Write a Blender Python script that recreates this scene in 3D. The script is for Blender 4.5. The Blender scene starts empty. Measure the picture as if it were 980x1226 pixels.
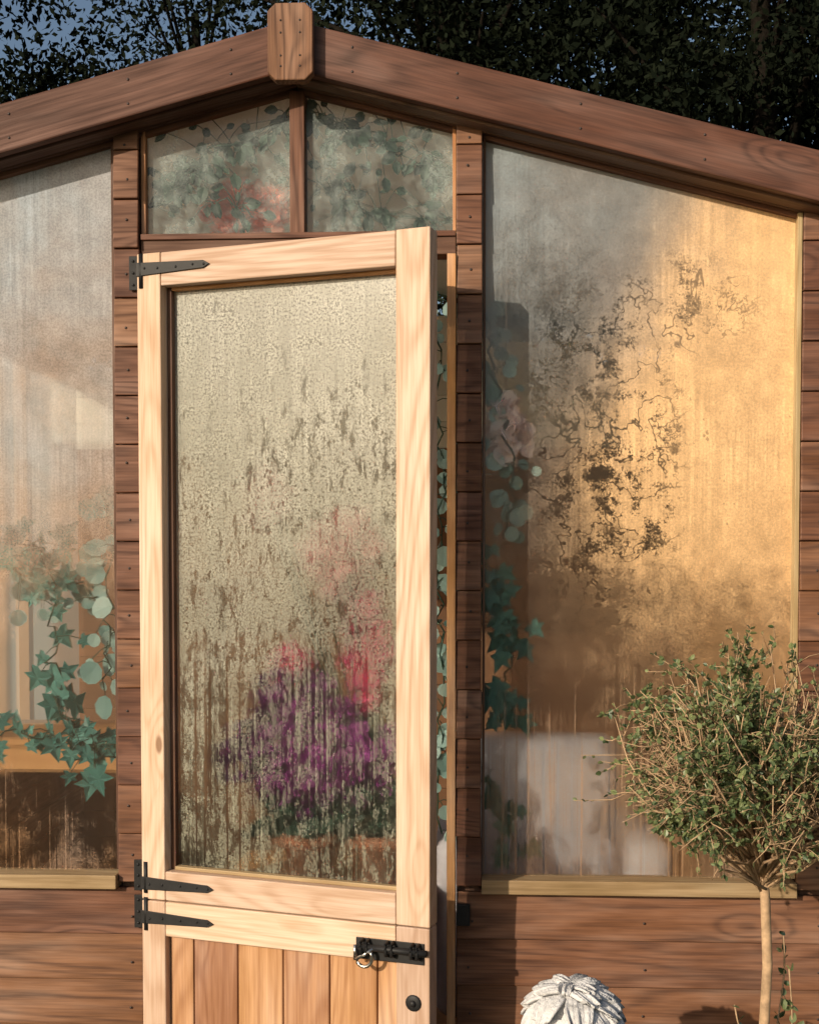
import bpy, bmesh, math, random
import numpy as np
from mathutils import Vector, Matrix, noise as mnoise
random.seed(7); np.random.seed(7)
sc=bpy.context.scene
R=math.radians
def U(u): return (u-490)/500.0
def V(v): return (1400-v)/500.0 if v>=670 else 1.46+(670-v)*.984/500.0

# ---------------------------------------------------------------- node helper
class NT:
    def __init__(s,name):
        s.mat=bpy.data.materials.new(name); s.mat.use_nodes=True
        s.t=s.mat.node_tree; s.t.nodes.clear()
        s.out=s.t.nodes.new('ShaderNodeOutputMaterial')
    def n(s,typ,**k):
        nd=s.t.nodes.new(typ)
        for a,b in k.items(): setattr(nd,a,b)
        return nd
    def put(s,sock,val):
        if val is None: return
        if isinstance(val,bpy.types.NodeSocket): s.t.links.new(val,sock)
        else:
            if isinstance(val,(tuple,list)) and len(val)==3 and sock.type=='RGBA': val=(*val,1)
            sock.default_value=val
    def m(s,op,a,b=None,c=None,clamp=False):
        nd=s.n('ShaderNodeMath',operation=op,use_clamp=clamp)
        s.put(nd.inputs[0],a)
        if b is not None: s.put(nd.inputs[1],b)
        if c is not None: s.put(nd.inputs[2],c)
        return nd.outputs[0]
    def vm(s,op,a,b):
        nd=s.n('ShaderNodeVectorMath',operation=op); s.put(nd.inputs[0],a); s.put(nd.inputs[1],b); return nd.outputs[0]
    def noise(s,vec,scale,detail=2,rough=.5,dist=0):
        nd=s.n('ShaderNodeTexNoise'); s.put(nd.inputs['Vector'],vec)
        nd.inputs['Scale'].default_value=scale; nd.inputs['Detail'].default_value=detail
        nd.inputs['Roughness'].default_value=rough; nd.inputs['Distortion'].default_value=dist
        return nd.outputs[0]
    def ss(s,v,a,b,lo=0.,hi=1.):
        nd=s.n('ShaderNodeMapRange',interpolation_type='SMOOTHSTEP'); s.put(nd.inputs[0],v)
        s.put(nd.inputs[1],a); s.put(nd.inputs[2],b); s.put(nd.inputs[3],lo); s.put(nd.inputs[4],hi); return nd.outputs[0]
    def lr(s,v,a,b,lo=0.,hi=1.):
        nd=s.n('ShaderNodeMapRange'); s.put(nd.inputs[0],v)
        s.put(nd.inputs[1],a); s.put(nd.inputs[2],b); s.put(nd.inputs[3],lo); s.put(nd.inputs[4],hi); return nd.outputs[0]
    def mix(s,f,a,b,mode='MIX'):
        nd=s.n('ShaderNodeMix',data_type='RGBA',blend_type=mode)
        s.put(nd.inputs[0],f); s.put(nd.inputs[6],a); s.put(nd.inputs[7],b); return nd.outputs[2]
    def bump(s,h,strength,dist):
        nd=s.n('ShaderNodeBump'); s.put(nd.inputs['Height'],h)
        nd.inputs['Strength'].default_value=strength; nd.inputs['Distance'].default_value=dist; return nd.outputs[0]
    def coord(s): return s.n('ShaderNodeTexCoord').outputs['Object']
    def rnd(s): return s.n('ShaderNodeObjectInfo').outputs['Random']
    def hsv(s,c,h,sa,v):
        nd=s.n('ShaderNodeHueSaturation'); s.put(nd.inputs['Hue'],h); s.put(nd.inputs['Saturation'],sa); s.put(nd.inputs['Value'],v); s.put(nd.inputs['Color'],c); return nd.outputs[0]
    def pbr(s,col,rough=.6,normal=None,spec=.4,metal=0,**kw):
        nd=s.n('ShaderNodeBsdfPrincipled'); s.put(nd.inputs['Base Color'],col); s.put(nd.inputs['Roughness'],rough)
        nd.inputs['Specular IOR Level'].default_value=spec; nd.inputs['Metallic'].default_value=metal
        if normal is not None: s.put(nd.inputs['Normal'],normal)
        return nd.outputs[0]
    def mixs(s,f,a,b):
        nd=s.n('ShaderNodeMixShader'); s.put(nd.inputs[0],f); s.put(nd.inputs[1],a); s.put(nd.inputs[2],b); return nd.outputs[0]
    def done(s,sh): s.t.links.new(sh,s.out.inputs[0]); return s.mat

def wood(name,light,dark,knot=(.045,.02,.012),rough=.6,weather=.35,grey=(.2,.17,.14),greyamt=.25,ringamt=.45,knotthr=.72):
    s=NT(name); c=s.coord(); r=s.rnd()
    cx=s.n('ShaderNodeCombineXYZ'); s.put(cx.inputs[0],s.m('MULTIPLY',r,61.7)); s.put(cx.inputs[1],s.m('MULTIPLY',r,23.1)); s.put(cx.inputs[2],s.m('MULTIPLY',r,91.3))
    o=cx.outputs[0]
    n1=s.noise(s.vm('ADD',s.vm('MULTIPLY',c,(.55,5.5,5.5)),o),1.1,1.5,.4)
    vo=s.n('ShaderNodeTexVoronoi'); s.put(vo.inputs['Vector'],s.vm('ADD',s.vm('MULTIPLY',c,(3.4,8.5,8.5)),o)); vo.inputs['Scale'].default_value=1
    d=vo.outputs['Distance']; sep=s.n('ShaderNodeSeparateXYZ'); s.put(sep.inputs[0],vo.outputs['Color'])
    has=s.m('GREATER_THAN',sep.outputs[0],knotthr)
    bumpk=s.m('MULTIPLY',s.ss(d,0.,.45,.10,0.),has)
    field=s.m('ADD',n1,bumpk)
    fib=s.ss(s.noise(s.vm('ADD',s.vm('MULTIPLY',c,(6,170,170)),o),1,2,.6),.28,.72)
    st=s.noise(s.vm('ADD',s.vm('MULTIPLY',c,(2.2,9,9)),o),1.3,3,.6)
    rings=s.m('MULTIPLY_ADD',s.m('SINE',s.m('MULTIPLY_ADD',field,125.,s.m('MULTIPLY',st,5.))),.5,.5)
    rings=s.m('MULTIPLY',s.m('POWER',rings,2.2),s.lr(st,.3,.7,.4,1.))
    fac=s.m('ADD',s.m('MULTIPLY',rings,ringamt),s.m('MULTIPLY',fib,.5),clamp=True)
    col=s.mix(fac,light,dark)
    core=s.m('MULTIPLY',s.ss(d,.05,.10,.85,0.),has)
    col=s.mix(core,col,knot)
    col=s.mix(s.ss(st,.45,.8,0,greyamt),col,grey)
    val=s.m('MULTIPLY',s.lr(st,.25,.75,1.-weather,1.+weather*.5),s.lr(r,0,1,.76,1.2))
    col=s.hsv(col,s.lr(r,0,1,.492,.506),s.lr(st,.3,.7,1.08,.85),val)
    return s.done(s.pbr(col,s.lr(fac,0,1,rough-.08,rough+.14),s.bump(s.noise(s.vm('MULTIPLY',c,(6,170,170)),1,1,.5),.35,.0015),spec=.3))

M={}
M['clad']=wood('cladding_wood',(.235,.103,.053),(.075,.031,.018),weather=.6,greyamt=.32,ringamt=.6,grey=(.15,.10,.07))
M['barge']=wood('bargeboard_wood',(.185,.079,.045),(.062,.027,.017),weather=.5,greyamt=.3,ringamt=.6,grey=(.12,.075,.057),knotthr=.8)
M['door']=wood('door_pine',(.67,.49,.365),(.46,.29,.18),knot=(.2,.10,.05),weather=.2,greyamt=.15,grey=(.38,.30,.24),ringamt=.6,knotthr=.66)
M['lowdoor']=wood('door_panel_pine',(.50,.27,.14),(.30,.135,.06),knot=(.1,.045,.02),weather=.35,ringamt=.65)
M['sill']=wood('sill_wood',(.50,.36,.19),(.27,.18,.08),weather=.5,greyamt=.5,grey=(.2,.19,.09))
M['jamb']=wood('jamb_wood',(.60,.31,.13),(.38,.17,.065),weather=.2)
M['frame']=wood('frame_wood',(.14,.066,.038),(.06,.027,.017),weather=.4)
def plainwood(name,a,b):
    s=NT(name); c=s.coord(); r=s.rnd(); f=s.noise(s.vm('MULTIPLY',c,(2,30,30)),1,1,.5)
    return s.done(s.pbr(s.hsv(s.mix(f,a,b),.5,1,s.lr(r,0,1,.8,1.15)),.6))
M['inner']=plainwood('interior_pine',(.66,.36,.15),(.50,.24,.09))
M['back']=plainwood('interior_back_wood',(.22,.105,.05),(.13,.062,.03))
M['skyfill']=plainwood('skyfill_lining',(.80,.80,.74),(.70,.70,.64))  # pale lining added as a bright backdrop, in place of sky light

def simple(name,col,rough=.6,nscale=30,var=.25,bump=.2,bd=.002,spec=.4,metal=0):
    s=NT(name); c=s.coord(); n=s.noise(c,nscale,3,.6)
    cc=s.hsv(col,.5,1.,s.lr(n,.2,.8,1-var,1+var))
    return s.done(s.pbr(cc,rough,s.bump(n,bump,bd),spec,metal))
M['iron']=simple('black_iron',(.012,.012,.013),.55,60,.4,.25,.001,spec=.3,metal=0)
M['steel']=simple('steel',(.45,.43,.4),.3,60,.2,.1,.001,metal=1)
M['nail']=simple('nail_head',(.04,.028,.024),.5,60,.3)
M['felt']=simple('roof_felt',(.06,.06,.06),.9,80,.3)
M['terra']=simple('terracotta',(.33,.13,.07),.8,25,.3)
M['cloth']=simple('chair_cloth',(.50,.49,.54),.9,40,.08)
M['floor']=simple('interior_floor',(.20,.12,.07),.7,12,.3)
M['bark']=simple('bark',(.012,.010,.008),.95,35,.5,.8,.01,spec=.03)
M['twig']=simple('twig_bark',(.40,.27,.16),.8,60,.4,.3,.002)

def leafmat(name,c1,c2,trans=.35,rough=.45,spec=.4):
    s=NT(name); g=s.n('ShaderNodeNewGeometry')
    col=s.mix(g.outputs['Random Per Island'],c1,c2)
    b=s.pbr(col,rough,None,spec)
    t=s.n('ShaderNodeBsdfTranslucent'); s.put(t.inputs[0],s.hsv(col,.49,1.1,1.3))
    return s.done(s.mixs(trans,b,t.outputs[0]))
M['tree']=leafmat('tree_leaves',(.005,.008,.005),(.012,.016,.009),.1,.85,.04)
M['box']=leafmat('topiary_leaves',(.05,.09,.042),(.22,.26,.11),.25,.4)
M['ivy']=leafmat('ivy_leaves',(.03,.14,.13),(.12,.32,.29),.3,.4)
M['euc']=leafmat('eucalyptus_leaves',(.16,.30,.29),(.38,.54,.52),.3,.5)
M['hang']=leafmat('garland_leaves',(.010,.035,.025),(.04,.09,.06),.2,.5)
M['purple']=leafmat('purple_petals',(.28,.03,.26),(.50,.11,.42),.35,.6)
M['pink']=leafmat('pink_petals',(.86,.07,.27),(.90,.22,.42),.4,.6)
M['pale']=leafmat('pale_petals',(.88,.42,.45),(.9,.6,.6),.4,.6)
M['white']=leafmat('cream_petals',(.88,.74,.72),(.92,.86,.84),.4,.6)
M['peach']=leafmat('peach_petals',(.88,.32,.22),(.9,.5,.38),.4,.6)

# condensation-covered glass
def glass(name,H,fog=(.6,.6),drops=.3,dthr=(.42,.6),runs=None,smears=(),col=(.5,.5,.46),col2=None,large=.5,streak=.3,mould=0.,mthr=(.3,.5),rr=.28,clears=(),sun_glow=None,trans=.35,sval=.25,grime=None,dirtcol=(.045,.038,.028),gritty=0.):
    s=NT(name); c=s.coord()
    sp=s.n('ShaderNodeSeparateXYZ'); s.put(sp.inputs[0],c); x,z=sp.outputs[0],sp.outputs[2]
    zt=s.m('DIVIDE',z,H,clamp=True)
    f=s.lr(zt,0,1,fog[1],fog[0])
    A=s.noise(c,2.6,4,.6,.5)
    B=s.noise(c,14,5,.75,.3)
    f=s.m('ADD',f,s.m('MULTIPLY',s.m('SUBTRACT',A,.5),large))
    f=s.m('ADD',f,s.m('MULTIPLY',s.m('SUBTRACT',B,.5),large*.6))
    st=s.noise(s.vm('MULTIPLY',c,(75,1,2.2)),1,4,.75,.4)
    stm=s.m('MULTIPLY',s.m('SUBTRACT',st,.5),s.ss(A,.38,.62))
    f=s.m('ADD',f,s.m('MULTIPLY',stm,streak))
    def ell(cx_,cz_,rx,rz):
        dx=s.m('DIVIDE',s.m('SUBTRACT',x,cx_),rx); dz=s.m('DIVIDE',s.m('SUBTRACT',z,cz_),rz)
        return s.m('ADD',s.m('MULTIPLY',dx,dx),s.m('MULTIPLY',dz,dz))
    for (cx_,cz_,rx,rz,am) in clears:
        dd=s.m('ADD',ell(cx_,cz_,rx,rz),s.m('MULTIPLY',s.m('SUBTRACT',B,.5),1.6))
        f=s.m('SUBTRACT',f,s.ss(dd,.1,1.2,am,0.))
    dirt=None
    dr=s.noise(c,190,3,.75)
    if smears:
        w=s.noise(c,6,4,.62,.4)
        ridge=s.ss(s.m('ABSOLUTE',s.m('SUBTRACT',w,.5)),.002,.012,.85,0)
        blot=s.ss(s.m('ADD',s.noise(c,9,5,.8,.1),s.m('MULTIPLY',s.m('SUBTRACT',dr,.5),.3)),.505,.62)
        pat=s.m('MAXIMUM',ridge,blot)
        ragged=s.ss(s.m('ADD',B,s.m('MULTIPLY',s.m('SUBTRACT',A,.5),.7)),.36,.52)
        for (cx_,cz_,rx,rz,am) in smears:
            reg=s.ss(s.m('ADD',ell(cx_,cz_,rx,rz),s.m('SUBTRACT',B,.5)),.3,1.1,am,0)
            k=s.m('MULTIPLY',s.m('MULTIPLY',pat,ragged),reg)
            f=s.m('SUBTRACT',f,s.m('MULTIPLY',k,.3))
            dirt=k if dirt is None else s.m('MAXIMUM',dirt,k)
    if runs:
        z0,z1,am=runs
        rn=s.noise(s.vm('MULTIPLY',c,(120,1,1.5)),1,1.,.5,.1)
        reg=s.ss(s.m('ADD',z,s.m('MULTIPLY',s.m('SUBTRACT',st,.5),.5)),z1-.12,z1+.1,1,0)
        rk=s.m('MULTIPLY',s.ss(rn,.59,.65),s.m('MULTIPLY',reg,am))
        f=s.m('SUBTRACT',f,rk)
        f=s.m('ADD',f,s.m('MULTIPLY',s.ss(rn,.40,.34),s.m('MULTIPLY',reg,am*.5)))
        if gritty>0: dirt=s.m('MULTIPLY',rk,.45)
    f=s.m('SUBTRACT',f,s.m('MULTIPLY',s.ss(dr,dthr[0],dthr[1]),drops))
    if gritty>0:
        # fine grit caught between the droplets
        k=s.m('MULTIPLY',s.ss(s.m('ADD',dr,s.m('MULTIPLY',s.m('SUBTRACT',B,.5),.35)),.50,.62),gritty)
        dirt=k if dirt is None else s.m('MAXIMUM',dirt,k)
    if mould>0:
        vo=s.n('ShaderNodeTexVoronoi'); s.put(vo.inputs['Vector'],s.vm('MULTIPLY',c,(125,125,95))); vo.inputs['Scale'].default_value=1
        se=s.n('ShaderNodeSeparateXYZ'); s.put(se.inputs[0],vo.outputs['Color'])
        dens=s.m('ADD',s.m('ADD',s.lr(zt,0,1,mthr[1],mthr[0]),s.m('MULTIPLY',s.m('SUBTRACT',B,.5),2.2)),s.m('MULTIPLY',s.m('SUBTRACT',A,.5),1.4))
        dens=s.m('ADD',dens,s.m('MULTIPLY',s.m('SUBTRACT',st,.5),.9))
        rad=s.m('MULTIPLY',s.m('MAXIMUM',s.m('SUBTRACT',dens,se.outputs[0]),0.),1.3)
        sp_=s.m('MULTIPLY_ADD',s.m('SUBTRACT',rad,vo.outputs['Distance']),5.,s.m('MULTIPLY',s.m('SUBTRACT',dr,.5),4.),clamp=True)
        k=s.m('MULTIPLY',sp_,mould)
        f=s.m('SUBTRACT',f,s.m('MULTIPLY',k,.4))
        dirt=k if dirt is None else s.m('MAXIMUM',dirt,k)
    if grime:
        g=s.noise(s.vm('MULTIPLY',c,(38,1,13)),1,6,.82,.3)
        thr=s.m('ADD',s.lr(zt,0,1,grime[1],grime[0]),s.m('MULTIPLY',s.m('SUBTRACT',A,.5),-.35))
        k=s.m('MULTIPLY',s.ss(s.m('SUBTRACT',g,thr),-.02,.06),grime[2])
        f=s.m('SUBTRACT',f,s.m('MULTIPLY',k,.45))
        dirt=k if dirt is None else s.m('MAXIMUM',dirt,k)
    f=s.m('MAXIMUM',s.m('MINIMUM',f,.97),.05)
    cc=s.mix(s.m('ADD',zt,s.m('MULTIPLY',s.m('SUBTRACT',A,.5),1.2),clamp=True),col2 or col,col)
    if sun_glow:
        # sunlight put into the fog colour, right of a diagonal edge
        a0,a1,glow_col=sun_glow
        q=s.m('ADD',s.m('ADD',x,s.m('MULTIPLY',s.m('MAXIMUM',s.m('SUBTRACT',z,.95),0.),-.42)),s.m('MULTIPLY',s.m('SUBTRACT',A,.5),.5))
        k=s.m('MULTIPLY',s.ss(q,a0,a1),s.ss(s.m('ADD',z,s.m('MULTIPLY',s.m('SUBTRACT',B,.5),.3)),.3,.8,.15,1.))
        cc=s.mix(k,cc,glow_col)
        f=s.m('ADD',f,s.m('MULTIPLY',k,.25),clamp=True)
    cc=s.hsv(cc,.5,1.,s.m('MULTIPLY',s.m('MULTIPLY',s.lr(dr,.3,.7,1.12,.82),s.lr(B,.25,.75,.80,1.16)),s.m('MULTIPLY_ADD',stm,sval*4.,1.)))
    if dirt is not None: cc=s.mix(s.m('MULTIPLY',dirt,.93),cc,dirtcol)
    di=s.n('ShaderNodeBsdfDiffuse'); s.put(di.inputs[0],cc)
    tl=s.n('ShaderNodeBsdfTranslucent'); s.put(tl.inputs[0],cc)
    foggy=s.mixs(trans,di.outputs[0],tl.outputs[0])
    tr=s.n('ShaderNodeBsdfTransparent'); tr.inputs[0].default_value=(.93,.95,.93,1)
    rf=s.n('ShaderNodeBsdfRefraction'); rf.inputs['Roughness'].default_value=rr; rf.inputs['IOR'].default_value=1.15; rf.inputs[0].default_value=(.95,.96,.95,1)
    clear=s.mixs(.5,tr.outputs[0],rf.outputs[0])
    body=s.mixs(f,clear,foggy)
    gl=s.n('ShaderNodeBsdfGlossy'); gl.inputs['Roughness'].default_value=.18
    lw=s.n('ShaderNodeLayerWeight'); lw.inputs[0].default_value=.25
    return s.done(s.mixs(s.m('MULTIPLY_ADD',lw.outputs['Fresnel'],.6,.02,clamp=True),body,gl.outputs[0]))

# ---------------------------------------------------------------- mesh helpers
def empty(name,loc=(0,0,0),rotz=0,parent=None):
    e=bpy.data.objects.new(name,None); sc.collection.objects.link(e); e.location=loc; e.rotation_euler=(0,0,rotz)
    e.empty_display_size=.1
    if parent: e.parent=parent
    return e
def link(name,me,mat,parent=None,smooth=False):
    ob=bpy.data.objects.new(name,me); sc.collection.objects.link(ob)
    if mat: me.materials.append(mat)
    if parent: ob.parent=parent
    if smooth:
        me.polygons.foreach_set('use_smooth',[True]*len(me.polygons))
    return ob
def boxmesh(L,t,w,jit=.0006):
    me=bpy.data.meshes.new('board'); vs=[]
    for a in(-1,1):
        for b in(-1,1):
            for c in(-1,1): vs.append((a*L/2+random.uniform(-jit,jit),b*t/2+random.uniform(-jit,jit),c*w/2+random.uniform(-jit,jit)))
    me.from_pydata(vs,[],[(0,1,3,2),(4,6,7,5),(0,4,5,1),(2,3,7,6),(0,2,6,4),(1,5,7,3)]); me.update(); return me
def board(name,parent,cen,L,t,w,mat,axis='x',ang=0,tilt=0,bev=.002):
    me=boxmesh(L,t,w); ob=link(name,me,mat,parent)
    if axis=='x': Mx=Matrix.Identity(3)
    elif axis=='z': Mx=Matrix(((0,0,-1),(0,1,0),(1,0,0)))
    elif axis=='y': Mx=Matrix(((0,-1,0),(1,0,0),(0,0,1)))
    Mx=Matrix.Rotation(ang,3,'Y')@Matrix.Rotation(tilt,3,'X')@Mx
    ob.matrix_local=Matrix.Translation(cen)@Mx.to_4x4()
    if bev: 
        b=ob.modifiers.new('bevel','BEVEL'); b.width=bev; b.segments=2
    return ob
def bx(name,parent,x0,x1,y0,y1,z0,z1,mat,axis=None,**k):
    cen=((x0+x1)/2,(y0+y1)/2,(z0+z1)/2); dx,dy,dz=x1-x0,y1-y0,z1-z0
    if axis is None: axis='x' if dx>=dz else 'z'
    if axis=='x': return board(name,parent,cen,dx,dy,dz,mat,'x',**k)
    if axis=='z': return board(name,parent,cen,dz,dy,dx,mat,'z',**k)
    return board(name,parent,cen,dy,dx,dz,mat,'y',**k)
def prism(name,parent,pts,y0,y1,mat,bev=.002):
    me=bpy.data.meshes.new(name); n=len(pts)
    vs=[(p[0],y0,p[1]) for p in pts]+[(p[0],y1,p[1]) for p in pts]
    fs=[tuple(range(n)),tuple(range(2*n-1,n-1,-1))]+[(i,i+n,(i+1)%n+n,(i+1)%n) for i in range(n)]
    me.from_pydata(vs,[],fs); me.update()
    bm=bmesh.new(); bm.from_mesh(me); bmesh.ops.recalc_face_normals(bm,faces=bm.faces); bm.to_mesh(me); bm.free()
    ob=link(name,me,mat,parent)
    if bev: b=ob.modifiers.new('bevel','BEVEL'); b.width=bev; b.segments=2
    return ob
def pane(name,parent,pts,y,mat):
    x0=min(p[0] for p in pts); z0=min(p[1] for p in pts)
    me=bpy.data.meshes.new(name); me.from_pydata([(p[0]-x0,0,p[1]-z0) for p in pts],[],[tuple(range(len(pts)))]); me.update()
    ob=link(name,me,mat,parent); ob.location=(x0,y,z0); return ob
class MB:
    def __init__(s): s.v=[]; s.f=[]
    def add(s,vs,fs):
        b=len(s.v); s.v+= [tuple(v) for v in vs]; s.f+=[tuple(i+b for i in f) for f in fs]
    def tube(s,pts,rad,n=6,flat=1.,nrm=None):
        pts=[Vector(p) for p in pts]; b=len(s.v); k=len(pts)
        up=Vector((.13,.21,.97)) 
        for i,p in enumerate(pts):
            d=(pts[min(i+1,k-1)]-pts[max(i-1,0)])
            if d.length<1e-9: d=Vector((0,0,1))
            d.normalize(); a=d.cross(nrm if nrm else up)
            if a.length<.05: a=d.cross(Vector((1,0,0)))
            a.normalize(); c=d.cross(a)
            for j in range(n):
                t=2*math.pi*j/n; s.v.append(tuple(p+(a*math.cos(t)+c*math.sin(t)*flat)*rad[i]))
        for i in range(k-1):
            for j in range(n):
                s.f.append((b+i*n+j,b+i*n+(j+1)%n,b+(i+1)*n+(j+1)%n,b+(i+1)*n+j))
        s.f.append(tuple(b+j for j in range(n))[::-1]); s.f.append(tuple(b+(k-1)*n+j for j in range(n)))
    def ball(s,c,r,seg=12,ring=8):
        c=Vector(c); r=Vector(r) if not isinstance(r,(int,float)) else Vector((r,r,r)); vs=[];fs=[]
        for i in range(ring+1):
            ph=math.pi*i/ring
            for j in range(seg):
                t=2*math.pi*j/seg; vs.append(c+Vector((r.x*math.sin(ph)*math.cos(t),r.y*math.sin(ph)*math.sin(t),r.z*math.cos(ph))))
        for i in range(ring):
            for j in range(seg): fs.append((i*seg+j,(i+1)*seg+j,(i+1)*seg+(j+1)%seg,i*seg+(j+1)%seg))
        s.add(vs,fs)
    def obj(s,name,mat,parent=None,smooth=True):
        me=bpy.data.meshes.new(name); me.from_pydata(s.v,[],s.f); me.update(); return link(name,me,mat,parent,smooth)
LEAF={
 'oval':[(0,0,0),(.28,.25,.05),(.33,.5,.06),(.2,.8,.03),(0,1,-.04),(-.2,.8,.03),(-.33,.5,.06),(-.28,.25,.05)],
 'round':[(0,0,0),(.32,.12,.03),(.5,.42,.06),(.42,.75,.05),(.12,.98,0),(-.15,.98,0),(-.42,.75,.05),(-.5,.42,.06),(-.32,.12,.03)],
 'ivy':[(0,0,0),(.22,-.12,.02),(.5,-.05,-.02),(.34,.2,.04),(.62,.45,-.06),(.24,.5,.04),(0,1.05,-.08),(-.24,.5,.04),(-.62,.45,-.06),(-.34,.2,.04),(-.5,-.05,-.02),(-.22,-.12,.02)]}
def addleaf(mb,pos,d,nrm,size,kind):
    d=Vector(d).normalized(); nrm=Vector(nrm); s=d.cross(nrm)
    if s.length<1e-4: s=d.cross(Vector((.3,.5,.8)))
    s.normalize(); n=s.cross(d); L=LEAF[kind]; pos=Vector(pos)
    vs=[pos+d*.38*size]+[pos+(s*a+d*b+n*c)*size for a,b,c in L]; k=len(L)
    vs[0]=vs[0]-n*.03*size
    mb.add(vs,[(0,i+1,(i+1)%k+1) for i in range(k)])
def rv(): 
    v=Vector(np.random.normal(size=3)); return v.normalized()
def garland(name,pts,kind,mat,count,size,spread,vr=.0022,facing=(0,-1,.15)):
    e=empty(name,pts[0]); o=Vector(pts[0])
    P=[Vector(p)-o for p in pts]; fine=[]
    for i in range(len(P)-1):
        for k in range(6):
            t=k/6; q=P[i].lerp(P[i+1],t)+rv()*spread*.25; q.y=max(q.y,.022-o.y); fine.append(q)
    fine.append(P[-1])
    mb=MB(); mb.tube(fine,[vr]*len(fine),5); mb.obj('vine',M['hang'],e)
    lb=MB(); st=MB()
    for i in range(count):
        t=random.random()*(len(fine)-1.001); a=int(t); q=fine[a].lerp(fine[a+1],t-a)
        offv=rv()*spread*random.random(); offv.y*=.5; pos=q+offv; pos.y=max(pos.y,.026-o.y)
        st.tube([q,q.lerp(pos,.5)+Vector((0,0,.005)),pos],[.0012]*3,4)
        d=(offv.normalized()*.8+Vector((0,0,-.5))+rv()*.4); d.y=abs(d.y)*.5; nn=Vector(facing)+rv()*.6
        addleaf(lb,pos,d,nn,size*random.uniform(.5,1.2),kind)
    lb.obj('leaves',mat,e,False); st.obj('stalks',M['hang'],e); return e

# ---------------------------------------------------------------- ground
s=NT('grass_ground'); c=s.coord(); n=s.noise(c,3,5,.65)
col=s.mix(s.ss(n,.4,.65),(.035,.055,.02),(.09,.075,.045))
gm=s.done(s.pbr(col,.9,s.bump(s.noise(c,120,2,.6),.8,.02),.2))
me=bpy.data.meshes.new('ground'); me.from_pydata([(-300,-300,0),(300,-300,0),(300,300,0),(-300,300,0)],[],[(0,1,2,3)]); link('ground',me,gm)

# ---------------------------------------------------------------- summerhouse
H=empty('wooden_summerhouse',(0,0,0))
APU=357; SL=.267; ANG=math.atan(SL*.984)
def roofv(base,u): return base+SL*abs(u-APU)
UL,UR=-278,992
for sgn,nm in((1,'bargeboard_right'),(-1,'bargeboard_left')):
    du0,du1=7,700
    ca=Vector((U(APU+sgn*du0),-.085,V(69+SL*du0))); cb=Vector((U(APU+sgn*du1),-.085,V(69+SL*du1)))
    board(nm,H,(ca+cb)/2,(cb-ca).length,.03,.110,M['barge'],'x',ang=sgn*ANG,bev=.004)
    ca=Vector((U(APU+sgn*8),-.045,V(88+SL*8))); cb=Vector((U(APU+sgn*690),-.045,V(88+SL*690)))
    board(nm+'_backing',H,(ca+cb)/2,(cb-ca).length,.05,.05,M['frame'],'x',ang=sgn*ANG)
    ca=Vector((U(APU+sgn*4),.01,V(86+SL*4))); cb=Vector((U(APU+sgn*636),.01,V(86+SL*636)))
    board('gable_rail',H,(ca+cb)/2,(cb-ca).length,.06,.062,M['frame'],'x',ang=sgn*ANG)
    ca=Vector((U(APU+sgn*4),.005,V(105+SL*4))); cb=Vector((U(APU+sgn*590),.005,V(105+SL*590)))
    board('gable_bead',H,(ca+cb)/2,(cb-ca).length,.022,.010,M['clad'],'x',ang=sgn*ANG,bev=.001)
    ca=Vector((U(APU),1.22,V(52))); cb=Vector((U(APU+sgn*702),1.22,V(52+SL*702)))
    board('roof_slab_'+('r' if sgn>0 else 'l'),H,(ca+cb)/2,(cb-ca).length,2.56,.026,M['skyfill'],'x',ang=sgn*ANG,bev=0)
    board('roof_felt_'+('r' if sgn>0 else 'l'),H,(ca+cb)/2+Vector((0,0,.018)),(cb-ca).length+.01,2.57,.008,M['felt'],'x',ang=sgn*ANG,bev=0)
fu,hw=358,26
c8=9; t8,b8=28,116
pts=[(fu-hw,b8-c8),(fu-hw+c8,b8),(fu+hw-c8,b8),(fu+hw,b8-c8),(fu+hw,t8+c8),(fu+hw-c8,t8),(fu-hw+c8,t8),(fu-hw,t8+c8)]
cx,cz=U(fu),V((t8+b8)/2)
pl=[(V(v)-cz,-(U(u)-cx)) for u,v in pts]
fb=prism('finial_block',H,pl,-.016,.016,M['clad'],.003)
fb.matrix_local=Matrix.Translation((cx,-.118,cz))@Matrix(((0,0,-1),(0,1,0),(1,0,0))).to_4x4()

nails=MB()
def nail(u,v,y,r=.0032):
    nails.ball((U(u),y,V(v)),(r,.0015,r),8,4)
for du in (70,190,330,470,600):
    for dv in(-14,14):
        nail(APU+du,69+SL*du+dv,-.1008); nail(APU-du,69+SL*du+dv,-.1008)
for v in(48,62,88,100):
    nail(347,v,-.1345,.0026); nail(369,v,-.1345,.0026)
def blocks(u0,u1,nm):
    uc=(u0+u1)/2; w=(u1-u0)/500
    top=roofv(102,uc)-6; v=1060
    bx(nm+'_post',H,U(u0)+.002,U(u1)-.002,.002,.055,.05,V(top+4),M['frame'],'z')
    while v>top+8:
        v2=max(v-59,top)
        hh=V(v2)-V(v)
        board(nm+'_block',H,(U(uc)+random.uniform(-.0012,.0012),-.016,(V(v)+V(v2))/2),w,.016,hh-.0015,M['clad'],'x',tilt=R(-3.2+random.uniform(-.5,.5)),bev=.0025)
        nail(uc+random.uniform(-3,3),(v+v2)/2+random.uniform(-8,8),-.0255)
        v-=59
for (a,b,nm) in ((138,168,'batten_l'),(546,576,'batten_r'),(948,UR,'corner_r'),(UL,-234,'corner_l')): blocks(a,b,nm)
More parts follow.
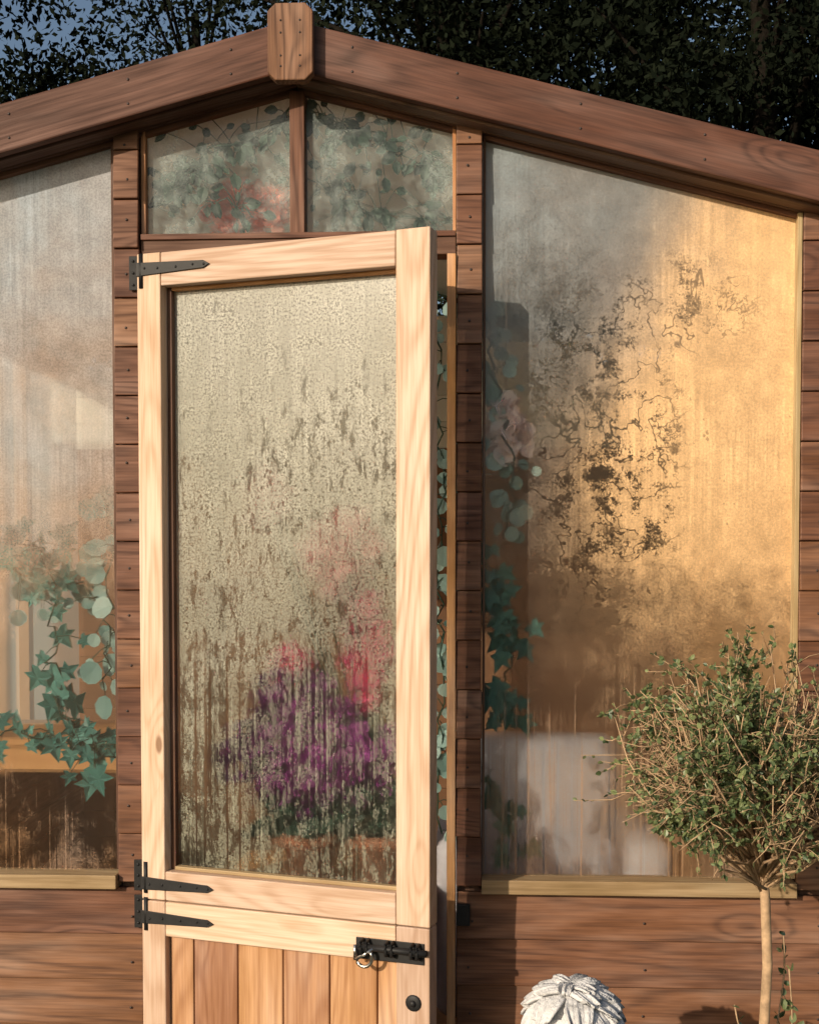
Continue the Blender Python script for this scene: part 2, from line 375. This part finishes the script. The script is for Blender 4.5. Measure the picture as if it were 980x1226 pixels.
def ship(u0,u1,nm,v0=1068):
    v=v0
    while V(v)>.06:
        board(nm,H,(U((u0+u1)/2),-.014,V(v+28)),(u1-u0)/500,.016,.1135,M['clad'],'x',tilt=R(-3.4),bev=.003)
        for u in(u0+16,u1-16,(u0+u1)/2): nail(u+random.uniform(-3,3),v+34,-.0262)
        v+=56
ship(UL,167,'shiplap_left'); ship(547,UR,'shiplap_right')
bx('lower_wall_l',H,U(UL)+.003,U(165),.006,.04,.02,V(1066),M['frame'],'x'); bx('lower_wall_r',H,U(549),U(UR)-.003,.006,.04,.02,V(1066),M['frame'],'x')
bx('sill_right',H,U(577),U(947),-.045,.03,V(1067),V(1050),M['sill']); bx('sill_left',H,U(-233),U(137),-.045,.03,V(1067),V(1050),M['sill'])
bx('bead_right',H,U(942),U(947.5),-.018,.02,V(1047),V(260),M['sill'],'z',bev=.001)
bx('bead_mid_right',H,U(577),U(580),-.004,.02,V(1047),V(165),M['frame'],'z',bev=.001)
bx('bead_left',H,U(-233),U(-228),-.018,.02,V(1047),V(260),M['sill'],'z',bev=.001)
bx('bead_mid_left',H,U(133),U(137),-.004,.02,V(1047),V(165),M['frame'],'z',bev=.001)
bx('transom',H,U(169.5),U(545),-.012,.05,V(303),V(277),M['frame']); bx('transom_bead',H,U(170),U(544.5),-.018,.008,V(282),V(275.5),M['clad'],bev=.001)
bx('mullion',H,U(348),U(366),-.012,.045,V(276),V(106),M['clad'],'z')
bx('top_bead_l',H,U(169.5),U(175),-.006,.02,V(276),V(150),M['jamb'],'z',bev=.001); bx('top_bead_r',H,U(541),U(545),-.006,.02,V(276),V(150),M['jamb'],'z',bev=.001)
bx('jamb_r',H,U(535),U(545.5),-.03,.07,.06,V(304),M['jamb'],'z'); bx('jamb_l',H,U(168.5),U(173),.0,.07,.06,V(304),M['jamb'],'z')
bx('threshold',H,U(168),U(546),-.03,.07,.03,.06,M['frame'])
nails.obj('nails',M['nail'],H)

Hp=V(160)-V(1047)
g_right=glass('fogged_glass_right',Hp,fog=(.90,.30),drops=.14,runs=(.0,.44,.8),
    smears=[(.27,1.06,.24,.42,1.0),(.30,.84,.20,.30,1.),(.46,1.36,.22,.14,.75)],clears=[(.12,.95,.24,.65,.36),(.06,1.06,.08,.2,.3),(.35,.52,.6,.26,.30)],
    col=(.28,.32,.34),col2=(.34,.21,.13),large=.5,streak=.6,rr=.3,mould=.4,mthr=(-.02,.16),sun_glow=(.02,.42,(.86,.56,.29)),trans=.16,sval=.2)  # fog colours carry the shaded part and the warm sunlit glow
g_left=glass('fogged_glass_left',Hp,fog=(.97,.16),drops=.12,runs=(.0,.3,.4),col=(.43,.49,.55),col2=(.72,.42,.22),large=.6,streak=.6,rr=.2,clears=[(.67,.40,.35,.40,.40)],sval=.2,trans=.25)
g_top=glass('fogged_glass_top',.35,fog=(.12,.24),drops=.04,col=(.78,.90,.86),large=1.3,streak=.1,rr=.05,trans=.3,sval=.05)
g_door=glass('fogged_glass_door',1.42,fog=(.95,.68),drops=.34,dthr=(.47,.58),runs=(.0,.50,.8),
    col=(.52,.52,.46),col2=(.35,.355,.27),large=.3,streak=.45,rr=.34,clears=[(.36,.30,.26,.28,.32),(.47,.60,.14,.28,.28)],mould=.8,mthr=(.14,.46),trans=.3,sval=.24,grime=(.62,.46,.78),dirtcol=(.05,.048,.03),gritty=.62)
g_side=NT('side_glass'); 
tr=g_side.n('ShaderNodeBsdfTransparent'); tr.inputs[0].default_value=(.9,.92,.9,1); dfu=g_side.n('ShaderNodeBsdfTranslucent'); dfu.inputs[0].default_value=(.7,.7,.68,1)
g_side=g_side.done(g_side.mixs(.35,tr.outputs[0],dfu.outputs[0]))
def gl_line(u): return roofv(101,u)-4
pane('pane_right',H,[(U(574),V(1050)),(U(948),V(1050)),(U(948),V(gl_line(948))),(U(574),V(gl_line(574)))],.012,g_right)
pane('pane_left',H,[(U(-234),V(1050)),(U(140),V(1050)),(U(140),V(gl_line(140))),(U(-234),V(gl_line(-234)))],.012,g_left)
pane('pane_top_left',H,[(U(170),V(280)),(U(350),V(280)),(U(350),V(gl_line(350))),(U(170),V(gl_line(170)))],.012,g_top)
pane('pane_top_right',H,[(U(364),V(280)),(U(544),V(280)),(U(544),V(gl_line(544))),(U(364),V(gl_line(364)))],.012,g_top)

XL,XR=U(UL),U(UR); D=2.4
bx('floor',H,XL+.03,XR-.03,.08,D-.03,.02,.06,M['floor'],'x',bev=0)
ev=V(86+SL*635)
zz=.06
while zz<2.7:
    hw_=min(635/500.,max(0,(V(92)-zz-.1)/SL))
    if hw_>.05: bx('back_board',H,U(APU)-hw_+.004,U(APU)+hw_-.004,D-.02,D,zz,zz+.108,M['skyfill'] if zz>1.9 else M['back'],'x',bev=0)
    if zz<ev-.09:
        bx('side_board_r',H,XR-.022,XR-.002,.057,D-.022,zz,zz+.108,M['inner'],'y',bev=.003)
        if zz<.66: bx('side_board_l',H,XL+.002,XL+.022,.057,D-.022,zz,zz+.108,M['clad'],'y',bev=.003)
    zz+=.11
for yy in(.85,1.65): bx('side_post_l',H,XL,XL+.05,yy-.025,yy+.025,.7,ev-.05,M['inner'],'z')
bx('side_rail_l',H,XL,XL+.06,.057,D-.02,ev-.09,ev-.02,M['inner'],'y')
p=pane('side_pane_l',H,[(0,.0),(2.3,.0),(2.3,1.5),(0,1.5)],0,g_side); p.location=(XL+.012,.06,.7); p.rotation_euler=(0,0,R(90))

# ---------------------------------------------------------------- door
DA=math.atan2(-.225,.70); W=.735
Dr=empty('door',(U(177),-.004,0),DA,H)
T0,T1=-.05,0.0
sw=.064; sr=.080
zt,zgt,zgb,zs,zl=V(303),V(343),V(1041),V(1077),V(1119)
bx('stile_hinge',Dr,0,sw,T0,T1,zs+.0015,zt,M['door'],'z',bev=.003); bx('stile_lock',Dr,W-sr,W,T0,T1,zs+.0015,zt,M['door'],'z',bev=.003)
bx('top_rail',Dr,sw+.0005,W-sr-.0005,T0+.001,T1-.001,zgt,zt-.001,M['door'],'x',bev=.003); bx('bottom_rail',Dr,sw+.0005,W-sr-.0005,T0+.001,T1-.001,zs+.0015,zgb,M['door'],'x',bev=.003)
pane('door_pane',Dr,[(sw-.01,zgb-.005),(W-sr+.01,zgb-.005),(W-sr+.01,zgt+.005),(sw-.01,zgt+.005)],-.005,g_door)
bx('door_bead',Dr,sw+.0005,sw+.013,-.022,-.006,zgb,zgt,M['frame'],'z',bev=.002)
bx('door_bead',Dr,W-sr-.006,W-sr-.0005,-.022,-.006,zgb,zgt,M['jamb'],'z',bev=.002)
bx('door_bead_b',Dr,sw+.013,W-sr-.006,-.026,-.006,zgb,zgb+.009,M['sill'],'x',bev=.002); bx('door_bead_t',Dr,sw+.013,W-sr-.006,-.022,-.006,zgt-.008,zgt,M['jamb'],'x',bev=.002)
bx('low_stile_hinge',Dr,0,sw,T0,T1,.07,zs-.0015,M['door'],'z',bev=.003); bx('low_stile_lock',Dr,W-sr,W,T0,T1,.07,zs-.0015,M['door'],'z',bev=.003)
bx('low_rail',Dr,sw+.0005,W-sr-.0005,T0+.001,T1-.001,zl,zs-.0015,M['door'],'x',bev=.003)
bx('low_bottom_rail',Dr,sw+.0005,W-sr-.0005,T0+.001,T1-.001,.07,.17,M['door'],'x',bev=.003)
nb=5; x0=sw; x1=W-sr; bw=(x1-x0)/nb
x=x0-bw*.45
xs=[x0]
while x<x1-.02:
    x+=bw
    xs.append(min(x,x1))
for a,b in zip(xs[:-1],xs[1:]): bx('panel_board',Dr,a+.0012,b-.0012,-.03,-.014,.17,zl,M['lowdoor'],'z',bev=.004)
bx('panel_back',Dr,x0,x1,-.013,-.004,.17,zl,M['frame'],'z')
def strap(name,xa,xb,z,h,y=T0):
    n=12; top=[];bot=[]
    for i in range(n+1):
        t=i/n; hh=h*(1-.5*t)
        if t>.88: hh=h*.62*math.sqrt(max(0,1-((t-.94)/.06)**2)) if t>.94 else h*.56
        X=xa+(xb-xa)*t; top.append((X,z+hh/2)); bot.append((X,z-hh/2))
    prism(name,Dr,bot+top[::-1],y-.004,y-.0005,M['iron'],.0008)
    mb=MB()
    for t in(.12,.3,.55,.78,.93): mb.ball((xa+(xb-xa)*t,y-.0045,z+random.uniform(-.002,.002)),(.0032,.002,.0032),8,4)
    mb.obj(name+'_screws',M['iron'],Dr)
for nm,zc in(('top_hinge',V(322)),('mid_hinge',V(1057)),('low_hinge',V(1098))):
    strap(nm+'_strap',.0,.195,zc,.032)
def hplate(name,zc,hh):
    prism(name,H,[(U(158),zc-hh/2),(U(170),zc-hh/2),(U(170),zc+hh/2),(U(158),zc+hh/2)],-.036,-.031,M['iron'],.001)
    mb=MB(); mb.tube([(U(175),-.054,zc-hh/2),(U(175),-.054,zc+hh/2)],[.006,.006],10)
    for k in(-.35,0,.35): mb.ball((U(163),-.037,zc+hh*k),(.0036,.002,.0036),8,4)
    mb.obj(name+'_barrel',M['iron'],H)
hplate('top_hinge_plate',V(324),.08); hplate('mid_hinge_plate',V(1050),.075); hplate('low_hinge_plate',V(1094),.08)
bzc=V(1103); yb=T0
prism('bolt_plate',Dr,[(W-.175,bzc-.03),(W-.012,bzc-.03),(W-.012,bzc+.018),(W-.175,bzc+.018)],yb-.004,yb-.0005,M['iron'],.001)
mb=MB(); mb.tube([(W-.165,yb-.014,bzc),(W-.002,yb-.014,bzc)],[.0075,.0075],12)
for xx in(W-.15,W-.09,W-.03): 
    for o_ in(-.007,.007):
        mb.tube([(xx+o_,yb-.004,bzc-.016),(xx+o_,yb-.02,bzc-.012),(xx+o_,yb-.023,bzc),(xx+o_,yb-.02,bzc+.012),(xx+o_,yb-.004,bzc+.016)],[.004]*5,6)
mb.obj('bolt_body',M['iron'],Dr)
mb=MB(); q=[]
for i in range(11):
    a=math.pi*(.1+1.1*i/10); q.append((W-.148+.02*math.cos(a+math.pi),yb-.022,bzc-.02+.022*math.sin(a+math.pi)))
mb.tube([(W-.128,yb-.018,bzc)]+q,[.0042]*12,8)
mb.tube([(W-.172,yb-.016,bzc+.004),(W-.172,yb-.016,bzc-.03)],[.0042]*2,8)
mb.obj('bolt_handle',M['steel'],Dr)
mb=MB(); mb.ball((W-.038,yb-.001,V(1162)),(.019,.005,.019),20,8); mb.ball((W-.038,yb-.006,V(1162)),(.008,.006,.008),12,6); mb.obj('keyhole_escutcheon',M['iron'],Dr)
prism('bolt_keep',H,[(U(547),V(1106)),(U(563),V(1106)),(U(563),V(1080)),(U(547),V(1080))],-.042,-.03,M['iron'],.002)

# ---------------------------------------------------------------- interior plants & furniture
def table(name,x0,x1,y0,y1,z,mat):
    e=empty(name,((x0+x1)/2,(y0+y1)/2,0)); w=(x1-x0)/2; d=(y1-y0)/2
    n=4
    for i in range(n): bx('slat',e,-w,w,-d+2*d*i/n+.004,-d+2*d*(i+1)/n-.004,z-.022,z,mat,'x')
    for a in(-1,1):
        for b in(-1,1): bx('leg',e,a*(w-.03)-.02,a*(w-.03)+.02,b*(d-.03)-.02,b*(d-.03)+.02,.062,z-.023,mat,'z')
    for b in(-1,1): bx('apron',e,-w+.03,w-.03,b*(d-.03)-.01,b*(d-.03)+.01,z-.09,z-.024,mat,'x')
    return e
table('potting_table',-.5,.05,.16,.62,.62,M['inner'])
def flower_pot(name,x,y,z,cols,R0,hgt):
    e=empty(name,(x,y,z)); prof=[(.06,0),(.08,.11),(.09,.112),(.09,.135),(.078,.135)]
    mb=MB(); mb.tube([(0,0,b) for a,b in prof],[a for a,b in prof],20); mb.obj('pot',M['terra'],e)
    stx=MB(); lv=MB()
    for mname,cnt,cx_,cz_,rx,rz,ps in cols:
        f=MB()
        for i in range(cnt):
            d=rv(); c=Vector((cx_+d.x*rx*random.random()**.5,d.y*min(rx,.1)*random.random(),cz_+d.z*rz*random.random()**.5))
            if i%6==0: stx.tube([(0,0,.12),(c.x*.5,c.y*.4,c.z*.5+.05),tuple(c)],[.003,.002,.0015],4)
            for k in range(6):
                addleaf(f,c,rv(),rv(),ps*random.uniform(.7,1.2),'round')
        f.obj('petals_'+mname,M[mname],e,False)
    for i in range(160):
        a=random.random()*6.28; r=random.random()*R0; c=Vector((math.cos(a)*r,math.sin(a)*r*.6,.12+random.random()*hgt*.35))
        addleaf(lv,c,rv()+Vector((0,0,.5)),rv(),.05,'oval')
    lv.obj('foliage',M['hang'],e,False); stx.obj('stems',M['hang'],e)
    return e
flower_pot('purple_flowering_plant',-.26,.24,.62,[('purple',380,.0,.34,.25,.17,.032),('purple',60,-.04,.50,.10,.08,.030)],.16,.25)
flower_pot('pink_flowering_plant',-.07,.24,.62,[('pink',150,-.04,.60,.05,.16,.034),('pink',60,-.24,.56,.05,.06,.03),('pale',120,-.10,.86,.10,.12,.036),('pale',60,-.30,1.0,.05,.08,.03)],.12,.4)
garland('ivy_vine',[(U(-20),.12,V(640)),(U(30),.07,V(655)),(U(55),.05,V(720)),(U(40),.05,V(790)),(U(70),.05,V(870)),(U(100),.06,V(905))],'ivy',M['ivy'],44,.06,.09)
garland('ivy_vine',[(U(-60),.09,V(915)),(U(0),.06,V(880)),(U(60),.06,V(890)),(U(125),.07,V(915))],'ivy',M['ivy'],34,.055,.06)
garland('eucalyptus_vine',[(U(-40),.2,V(640)),(U(0),.14,V(690)),(U(60),.10,V(700)),(U(128),.1,V(730))],'round',M['euc'],44,.055,.10)
garland('eucalyptus_vine',[(U(100),.10,V(560)),(U(122),.06,V(640)),(U(118),.05,V(740)),(U(112),.05,V(830))],'round',M['euc'],34,.052,.06)
garland('ivy_vine',[(U(575),.08,V(640)),(U(596),.03,V(700)),(U(614),.028,V(760)),(U(602),.028,V(830)),(U(615),.03,V(860))],'ivy',M['ivy'],46,.055,.06)
garland('eucalyptus_vine',[(U(580),.06,V(360)),(U(590),.03,V(430)),(U(606),.025,V(520)),(U(616),.025,V(590)),(U(600),.025,V(640))],'round',M['euc'],36,.045,.05)
garland('ivy_vine',[(U(585),.08,V(930)),(U(600),.05,V(985)),(U(622),.05,V(1035))],'ivy',M['ivy'],18,.05,.05)
garland('eucalyptus_vine',[(U(526),.10,V(340)),(U(522),.09,V(450)),(U(530),.09,V(570)),(U(522),.09,V(690)),(U(530),.09,V(800)),(U(524),.09,V(900)),(U(528),.1,V(1010))],'round',M['euc'],80,.045,.05)
garland('leaf_garland',[(U(175),.04,V(240)),(U(230),.028,V(180)),(U(270),.025,V(170)),(U(330),.025,V(140)),(U(357),.03,V(125))],'oval',M['hang'],110,.038,.10)
garland('leaf_garland',[(U(180),.03,V(200)),(U(240),.03,V(220)),(U(300),.04,V(250))],'oval',M['hang'],44,.036,.07)
garland('leaf_garland',[(U(370),.03,V(130)),(U(420),.03,V(150)),(U(480),.03,V(170)),(U(545),.03,V(200))],'oval',M['hang'],90,.038,.09)
garland('leaf_garland',[(U(370),.10,V(180)),(U(440),.10,V(240)),(U(540),.10,V(250))],'oval',M['hang'],80,.04,.12)
def blooms(name,x,y,z,rx,rz,cnt,mat,sz,cord):
    e=empty(name,(x,y,z)); f=MB()
    for i in range(cnt):
        d=rv(); c=Vector((d.x*rx,d.y*.03,d.z*rz))*random.random()**.4
        for k in range(6): addleaf(f,c,rv(),rv(),sz,'round')
    f.obj('petals',mat,e,False); mb=MB(); mb.tube([(0,0,0),(0,0,cord)],[.002,.002],5); mb.obj('cord',M['twig'],e)
blooms('peach_flowers',U(285),.16,V(225),.10,.06,60,M['peach'],.035,.22)
blooms('cream_flowers',U(605),.06,V(505),.045,.08,44,M['white'],.04,.6)
table('staging_shelf',-1.45,-.74,.35,.75,.98,M['inner'])
e=empty('armchair',(.36,.5,0))
def soft(nm,cx_,cy_,cz_,dx,dy,dz):
    me=boxmesh(dx,dy,dz); ob=link(nm,me,M['cloth'],e,True); ob.location=(cx_,cy_,cz_); b=ob.modifiers.new('b','BEVEL'); b.width=.05; b.segments=4
soft('seat',0,0,.36,.42,.5,.2); soft('back',0,.25,.65,.44,.14,.60); soft('arm_1',-.25,0,.50,.12,.55,.48); soft('arm_2',.25,0,.50,.12,.55,.48)
for a in(-1,1):
    for b in(-1,1): bx('leg',e,a*.22-.02,a*.22+.02,b*.2-.02,b*.2+.02,.062,.27,M['inner'],'z')

# ---------------------------------------------------------------- topiary
TX,TY=.775,-.35
e=empty('topiary_tree',(TX,TY,0))
tw=MB(); lf=MB()
tr=[(0,0,0),(.004,0,.2),(-.004,.003,.4),(.004,0,.6),(-.002,0,.74),(-.012,0,.84)]
tw.tube(tr,[.015,.0125,.0115,.011,.0105,.0095],10)
C=Vector((-.028,0,1.045)); RX,RZ=.275,.225
for i in range(240):
    d=rv()
    if d.z<-.55: d.z*=-.6
    rr=random.uniform(.66,1.08)*(1+.25*mnoise.noise(d*2.3))
    tip=C+Vector((d.x*RX,d.y*RX,d.z*RZ))*rr
    st=Vector((-.01+random.uniform(-.01,.01),random.uniform(-.01,.01),random.uniform(.76,.9)))
    mid=st.lerp(tip,.5)+Vector((d.x*.03,d.y*.03,-.02))+rv()*.045
    P=[st,st.lerp(mid,.5)+rv()*.018,mid,mid.lerp(tip,.5)+rv()*.02,tip]
    tw.tube(P,[.0042,.0032,.0025,.0018,.0009],5)
    for k in range(10):
        t=random.uniform(.4,1.); a=P[2].lerp(P[4],(t-.4)/.6)
        dd=(rv()+d*.8).normalized(); L=random.uniform(.025,.085)
        b1=a+dd*L*.5+rv()*.008; b2=a+dd*L
        tw.tube([a,b1,b2],[.0014,.0011,.0006],3)
        dens=mnoise.noise(a*8)
        nl=int(9+20*dens) if random.random()>.2 else 1
        for j in range(max(nl,0)):
            tt=random.random(); q=b1.lerp(b2,tt) if random.random()>.4 else a.lerp(b1,tt)
            addleaf(lf,q,(rv()+dd*.8),rv()+Vector((0,0,.6)),random.uniform(.008,.017),'oval')
for i in range(50):
    d=rv(); d.z=abs(d.z)*1.0-.35; st=C+Vector((d.x*RX,d.y*RX,d.z*RZ))*.85; L=random.uniform(.05,.14)
    P=[st,st+d*L*.5+rv()*.014,st+d*L+rv()*.02]; tw.tube(P,[.0017,.0012,.0006],4)
    for j in range(random.randint(0,5)): addleaf(lf,P[1].lerp(P[2],random.random()),rv()+d,rv(),.012,'oval')
tw.obj('trunk_and_twigs',M['twig'],e); lf.obj('leaves',M['box'],e,False)
e=empty('climbing_weed',(TX+.03,TY+.04,0)); a=MB(); b=MB()
for k,(dx,hh) in enumerate([(.01,.66),(.035,.58),(-.075,.5),(.05,.45)]):
    P=[(dx*t+.012*math.sin(t*9+k),.01*math.cos(t*8),hh*t) for t in [i/14 for i in range(15)]]
    a.tube(P,[.002]*15,4)
    for i in range(34):
        q=Vector(P[random.randint(3,14)]); addleaf(b,q+rv()*.006,rv()+Vector((0,0,.2)),rv(),random.uniform(.014,.026),'oval')
a.obj('stems',M['twig'],e); b.obj('leaves',M['box'],e,False)

# ---------------------------------------------------------------- carved stone flower ornament on a pedestal
s=NT('weathered_white_stone'); c=s.coord(); n=s.noise(c,22,4,.65); n2=s.noise(c,140,3,.6)
col=s.mix(s.ss(n,.42,.72),(.62,.62,.63),(.32,.32,.32)); stone=s.done(s.pbr(col,.85,s.bump(n2,.9,.005),.25))
e=empty('carved_stone_ornament',(.353,-.55,0)); mb=MB()
hz=.535
mb.ball((0,0,hz),(.068,.068,.080),24,16)
prof=[(.085,.09),(.085,.11),(.06,.135),(.045,.19),(.042,.33),(.05,.39),(.072,.41),(.075,.43),(.06,.45),(.055,.49)]
mb.tube([(0,0,z_) for r_,z_ in prof],[r_ for r_,z_ in prof],28)
for layer,(th0,th1,cnt,wd,fl) in enumerate([(2,34,5,.017,.004),(14,54,6,.023,.009),(30,74,8,.028,.013),(46,94,9,.033,.015),(66,112,10,.034,.016),(86,128,10,.034,.014),(102,142,10,.032,.01)]):
    for k in range(cnt):
        a=2*math.pi*(k+.5*(layer%2))/cnt+random.uniform(-.2,.2)
        NT_=12; NW=17; vs=[];fs=[]; ph=random.uniform(0,6); tws=random.uniform(-.45,.45); ln_=random.uniform(.9,1.1)
        for side in(0,1):
            for i in range(NT_):
                t=i/(NT_-1); th=R(th0+(th1-th0)*t*ln_)
                half=wd*(math.sin(math.pi*min(1.,.16+t*.60))**.6)
                for j in range(NW):
                    w_=(j/(NW-1)-.5)*2
                    rad=.077+.0011*(6-layer)+.009*math.sin(t*math.pi*.7)+fl*t**2.2
                    rad+=.0050*math.cos(w_*7+ph)*t**1.3+.0030*math.cos(w_*17+ph*2)*(.3+t)-.005*w_*w_*(1-t)
                    rad-=.0055*side
                    th2=th-.12*abs(w_)**3*t*R(th1-th0)*1.6+.03*t*math.sin(w_*6+ph)
                    aa=a+tws*t
                    dirp=Vector((math.sin(th2)*math.cos(aa),math.sin(th2)*math.sin(aa),math.cos(th2)))
                    tg=Vector((-math.sin(aa),math.cos(aa),0))
                    vs.append(Vector((0,0,hz))+dirp*rad+tg*half*w_)
        N1=NT_*NW
        for side in(0,1):
            for i in range(NT_-1):
                for j in range(NW-1):
                    q=(side*N1+i*NW+j,side*N1+i*NW+j+1,side*N1+(i+1)*NW+j+1,side*N1+(i+1)*NW+j); fs.append(q if side else q[::-1])
        for i in range(NT_-1):
            for j in(0,NW-1):
                fs.append((i*NW+j,(i+1)*NW+j,N1+(i+1)*NW+j,N1+i*NW+j))
        for j in range(NW-1):
            fs.append(((NT_-1)*NW+j,(NT_-1)*NW+j+1,N1+(NT_-1)*NW+j+1,N1+(NT_-1)*NW+j))
        mb.add(vs,fs)
ob=mb.obj('carved_petals',stone,e)
bm=bmesh.new(); bm.from_mesh(ob.data); bmesh.ops.recalc_face_normals(bm,faces=bm.faces); bm.to_mesh(ob.data); bm.free()
prism('plinth',e,[(-.11,.0),(.11,.0),(.11,.09),(-.11,.09)],-.11,.11,stone,.008)

# ---------------------------------------------------------------- trees
def leafcloud(name,parent,cents,rads,n,size,mat,flat=.8):
    k=len(cents); ci=np.random.randint(0,k,n); d=np.random.normal(size=(n,3)); d/=np.linalg.norm(d,axis=1)[:,None]
    r=np.random.rand(n)**.45
    P=np.array(cents)[ci]+d*(np.array(rads)[ci]*r)[:,None]*np.array([1,1,flat])
    a=np.random.normal(size=(n,3)); a/=np.linalg.norm(a,axis=1)[:,None]
    b=np.cross(a,np.random.normal(size=(n,3))); b/=np.linalg.norm(b,axis=1)[:,None]
    s_=(size*np.random.uniform(.6,1.25,n))[:,None]
    v=np.stack([P-a*s_*.5,P+b*s_*.24,P+a*s_*.5,P-b*s_*.24],1).reshape(-1,3)
    me=bpy.data.meshes.new(name); me.vertices.add(4*n); me.vertices.foreach_set('co',v.ravel()); me.loops.add(4*n); me.loops.foreach_set('vertex_index',np.arange(4*n))
    me.polygons.add(n); me.polygons.foreach_set('loop_start',np.arange(0,4*n,4)); me.polygons.foreach_set('loop_total',np.full(n,4)); me.update(); me.validate()
    return link(name,me,mat,parent)
def tree(name,x,y,h,cr,nleaf,size,zlow,clump=(.3,.65),nb=34,limb=1.):
    e=empty(name,(x,y,0)); mb=MB(); cents=[];rads=[]
    top=Vector((random.uniform(-.2,.2),random.uniform(-.2,.2),h*.85))
    tp=[Vector((0,0,0)).lerp(top,t)+Vector((math.sin(t*4),math.cos(t*5),0))*.08 for t in [i/7 for i in range(8)]]
    mb.tube(tp,[.17-.14*i/7 for i in range(8)],10)
    for i in range(nb):
        t=random.uniform(zlow/h,.95); st=tp[min(7,int(t*7.2))]
        a=random.random()*6.28; rad=cr*random.uniform(.35,1)*(1-.35*abs(2*t-1.1))
        tip=Vector((math.cos(a)*rad,math.sin(a)*rad,t*h+random.uniform(0,.5)))
        mid=st.lerp(tip,.5)+Vector((0,0,.15)); mb.tube([st,mid,tip],[.035*limb,.02*limb,.007*limb],6)
        for q in(mid.lerp(tip,.3),tip,tip+rv()*.35):
            cents.append(tuple(q+rv()*.12)); rads.append(random.uniform(*clump))
    mb.obj('trunk',M['bark'],e); leafcloud('crown',e,cents,rads,nleaf,size,M['tree']); return e
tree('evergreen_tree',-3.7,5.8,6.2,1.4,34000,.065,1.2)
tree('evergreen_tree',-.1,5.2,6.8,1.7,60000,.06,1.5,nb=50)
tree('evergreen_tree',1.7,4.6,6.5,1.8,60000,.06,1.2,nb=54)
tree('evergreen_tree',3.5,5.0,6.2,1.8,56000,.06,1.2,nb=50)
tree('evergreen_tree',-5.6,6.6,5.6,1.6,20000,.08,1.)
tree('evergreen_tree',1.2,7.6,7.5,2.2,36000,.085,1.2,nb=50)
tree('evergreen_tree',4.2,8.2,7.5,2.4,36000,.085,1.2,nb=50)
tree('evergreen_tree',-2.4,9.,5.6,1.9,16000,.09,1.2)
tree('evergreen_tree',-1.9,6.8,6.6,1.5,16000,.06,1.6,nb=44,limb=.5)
AZ=R(38); EL=R(20)
# ---------------------------------------------------------------- light
sd=Vector((-math.sin(AZ)*math.cos(EL),-math.cos(AZ)*math.cos(EL),math.sin(EL)))
L=bpy.data.lights.new('sun','SUN'); L.energy=4.6; L.angle=R(.6); L.color=(1,.85,.66)
lo=bpy.data.objects.new('sun',L); sc.collection.objects.link(lo); lo.rotation_euler=sd.to_track_quat('Z','Y').to_euler(); lo.location=(-6,-5,6)
w=bpy.data.worlds.new('World'); sc.world=w; w.use_nodes=True; nt=w.node_tree; bg=nt.nodes['Background']
sk=nt.nodes.new('ShaderNodeTexSky'); sk.sky_type='NISHITA'; sk.sun_disc=False; sk.sun_elevation=EL; sk.sun_rotation=math.atan2(sd.x,sd.y); sk.dust_density=3.
nt.links.new(sk.outputs[0],bg.inputs[0]); bg.inputs[1].default_value=.10
sc.view_settings.view_transform='Standard'; sc.view_settings.look='None'; sc.view_settings.exposure=0
# ---------------------------------------------------------------- camera
cam=bpy.data.cameras.new('camera'); co=bpy.data.objects.new('camera',cam); sc.collection.objects.link(co); sc.camera=co
co.location=(.16,-3.16,1.46); co.rotation_euler=(R(90-2.3),0,R(2.9)); cam.lens=46.4; cam.sensor_width=36; cam.shift_y=.099; cam.clip_end=800; cam.clip_start=.05
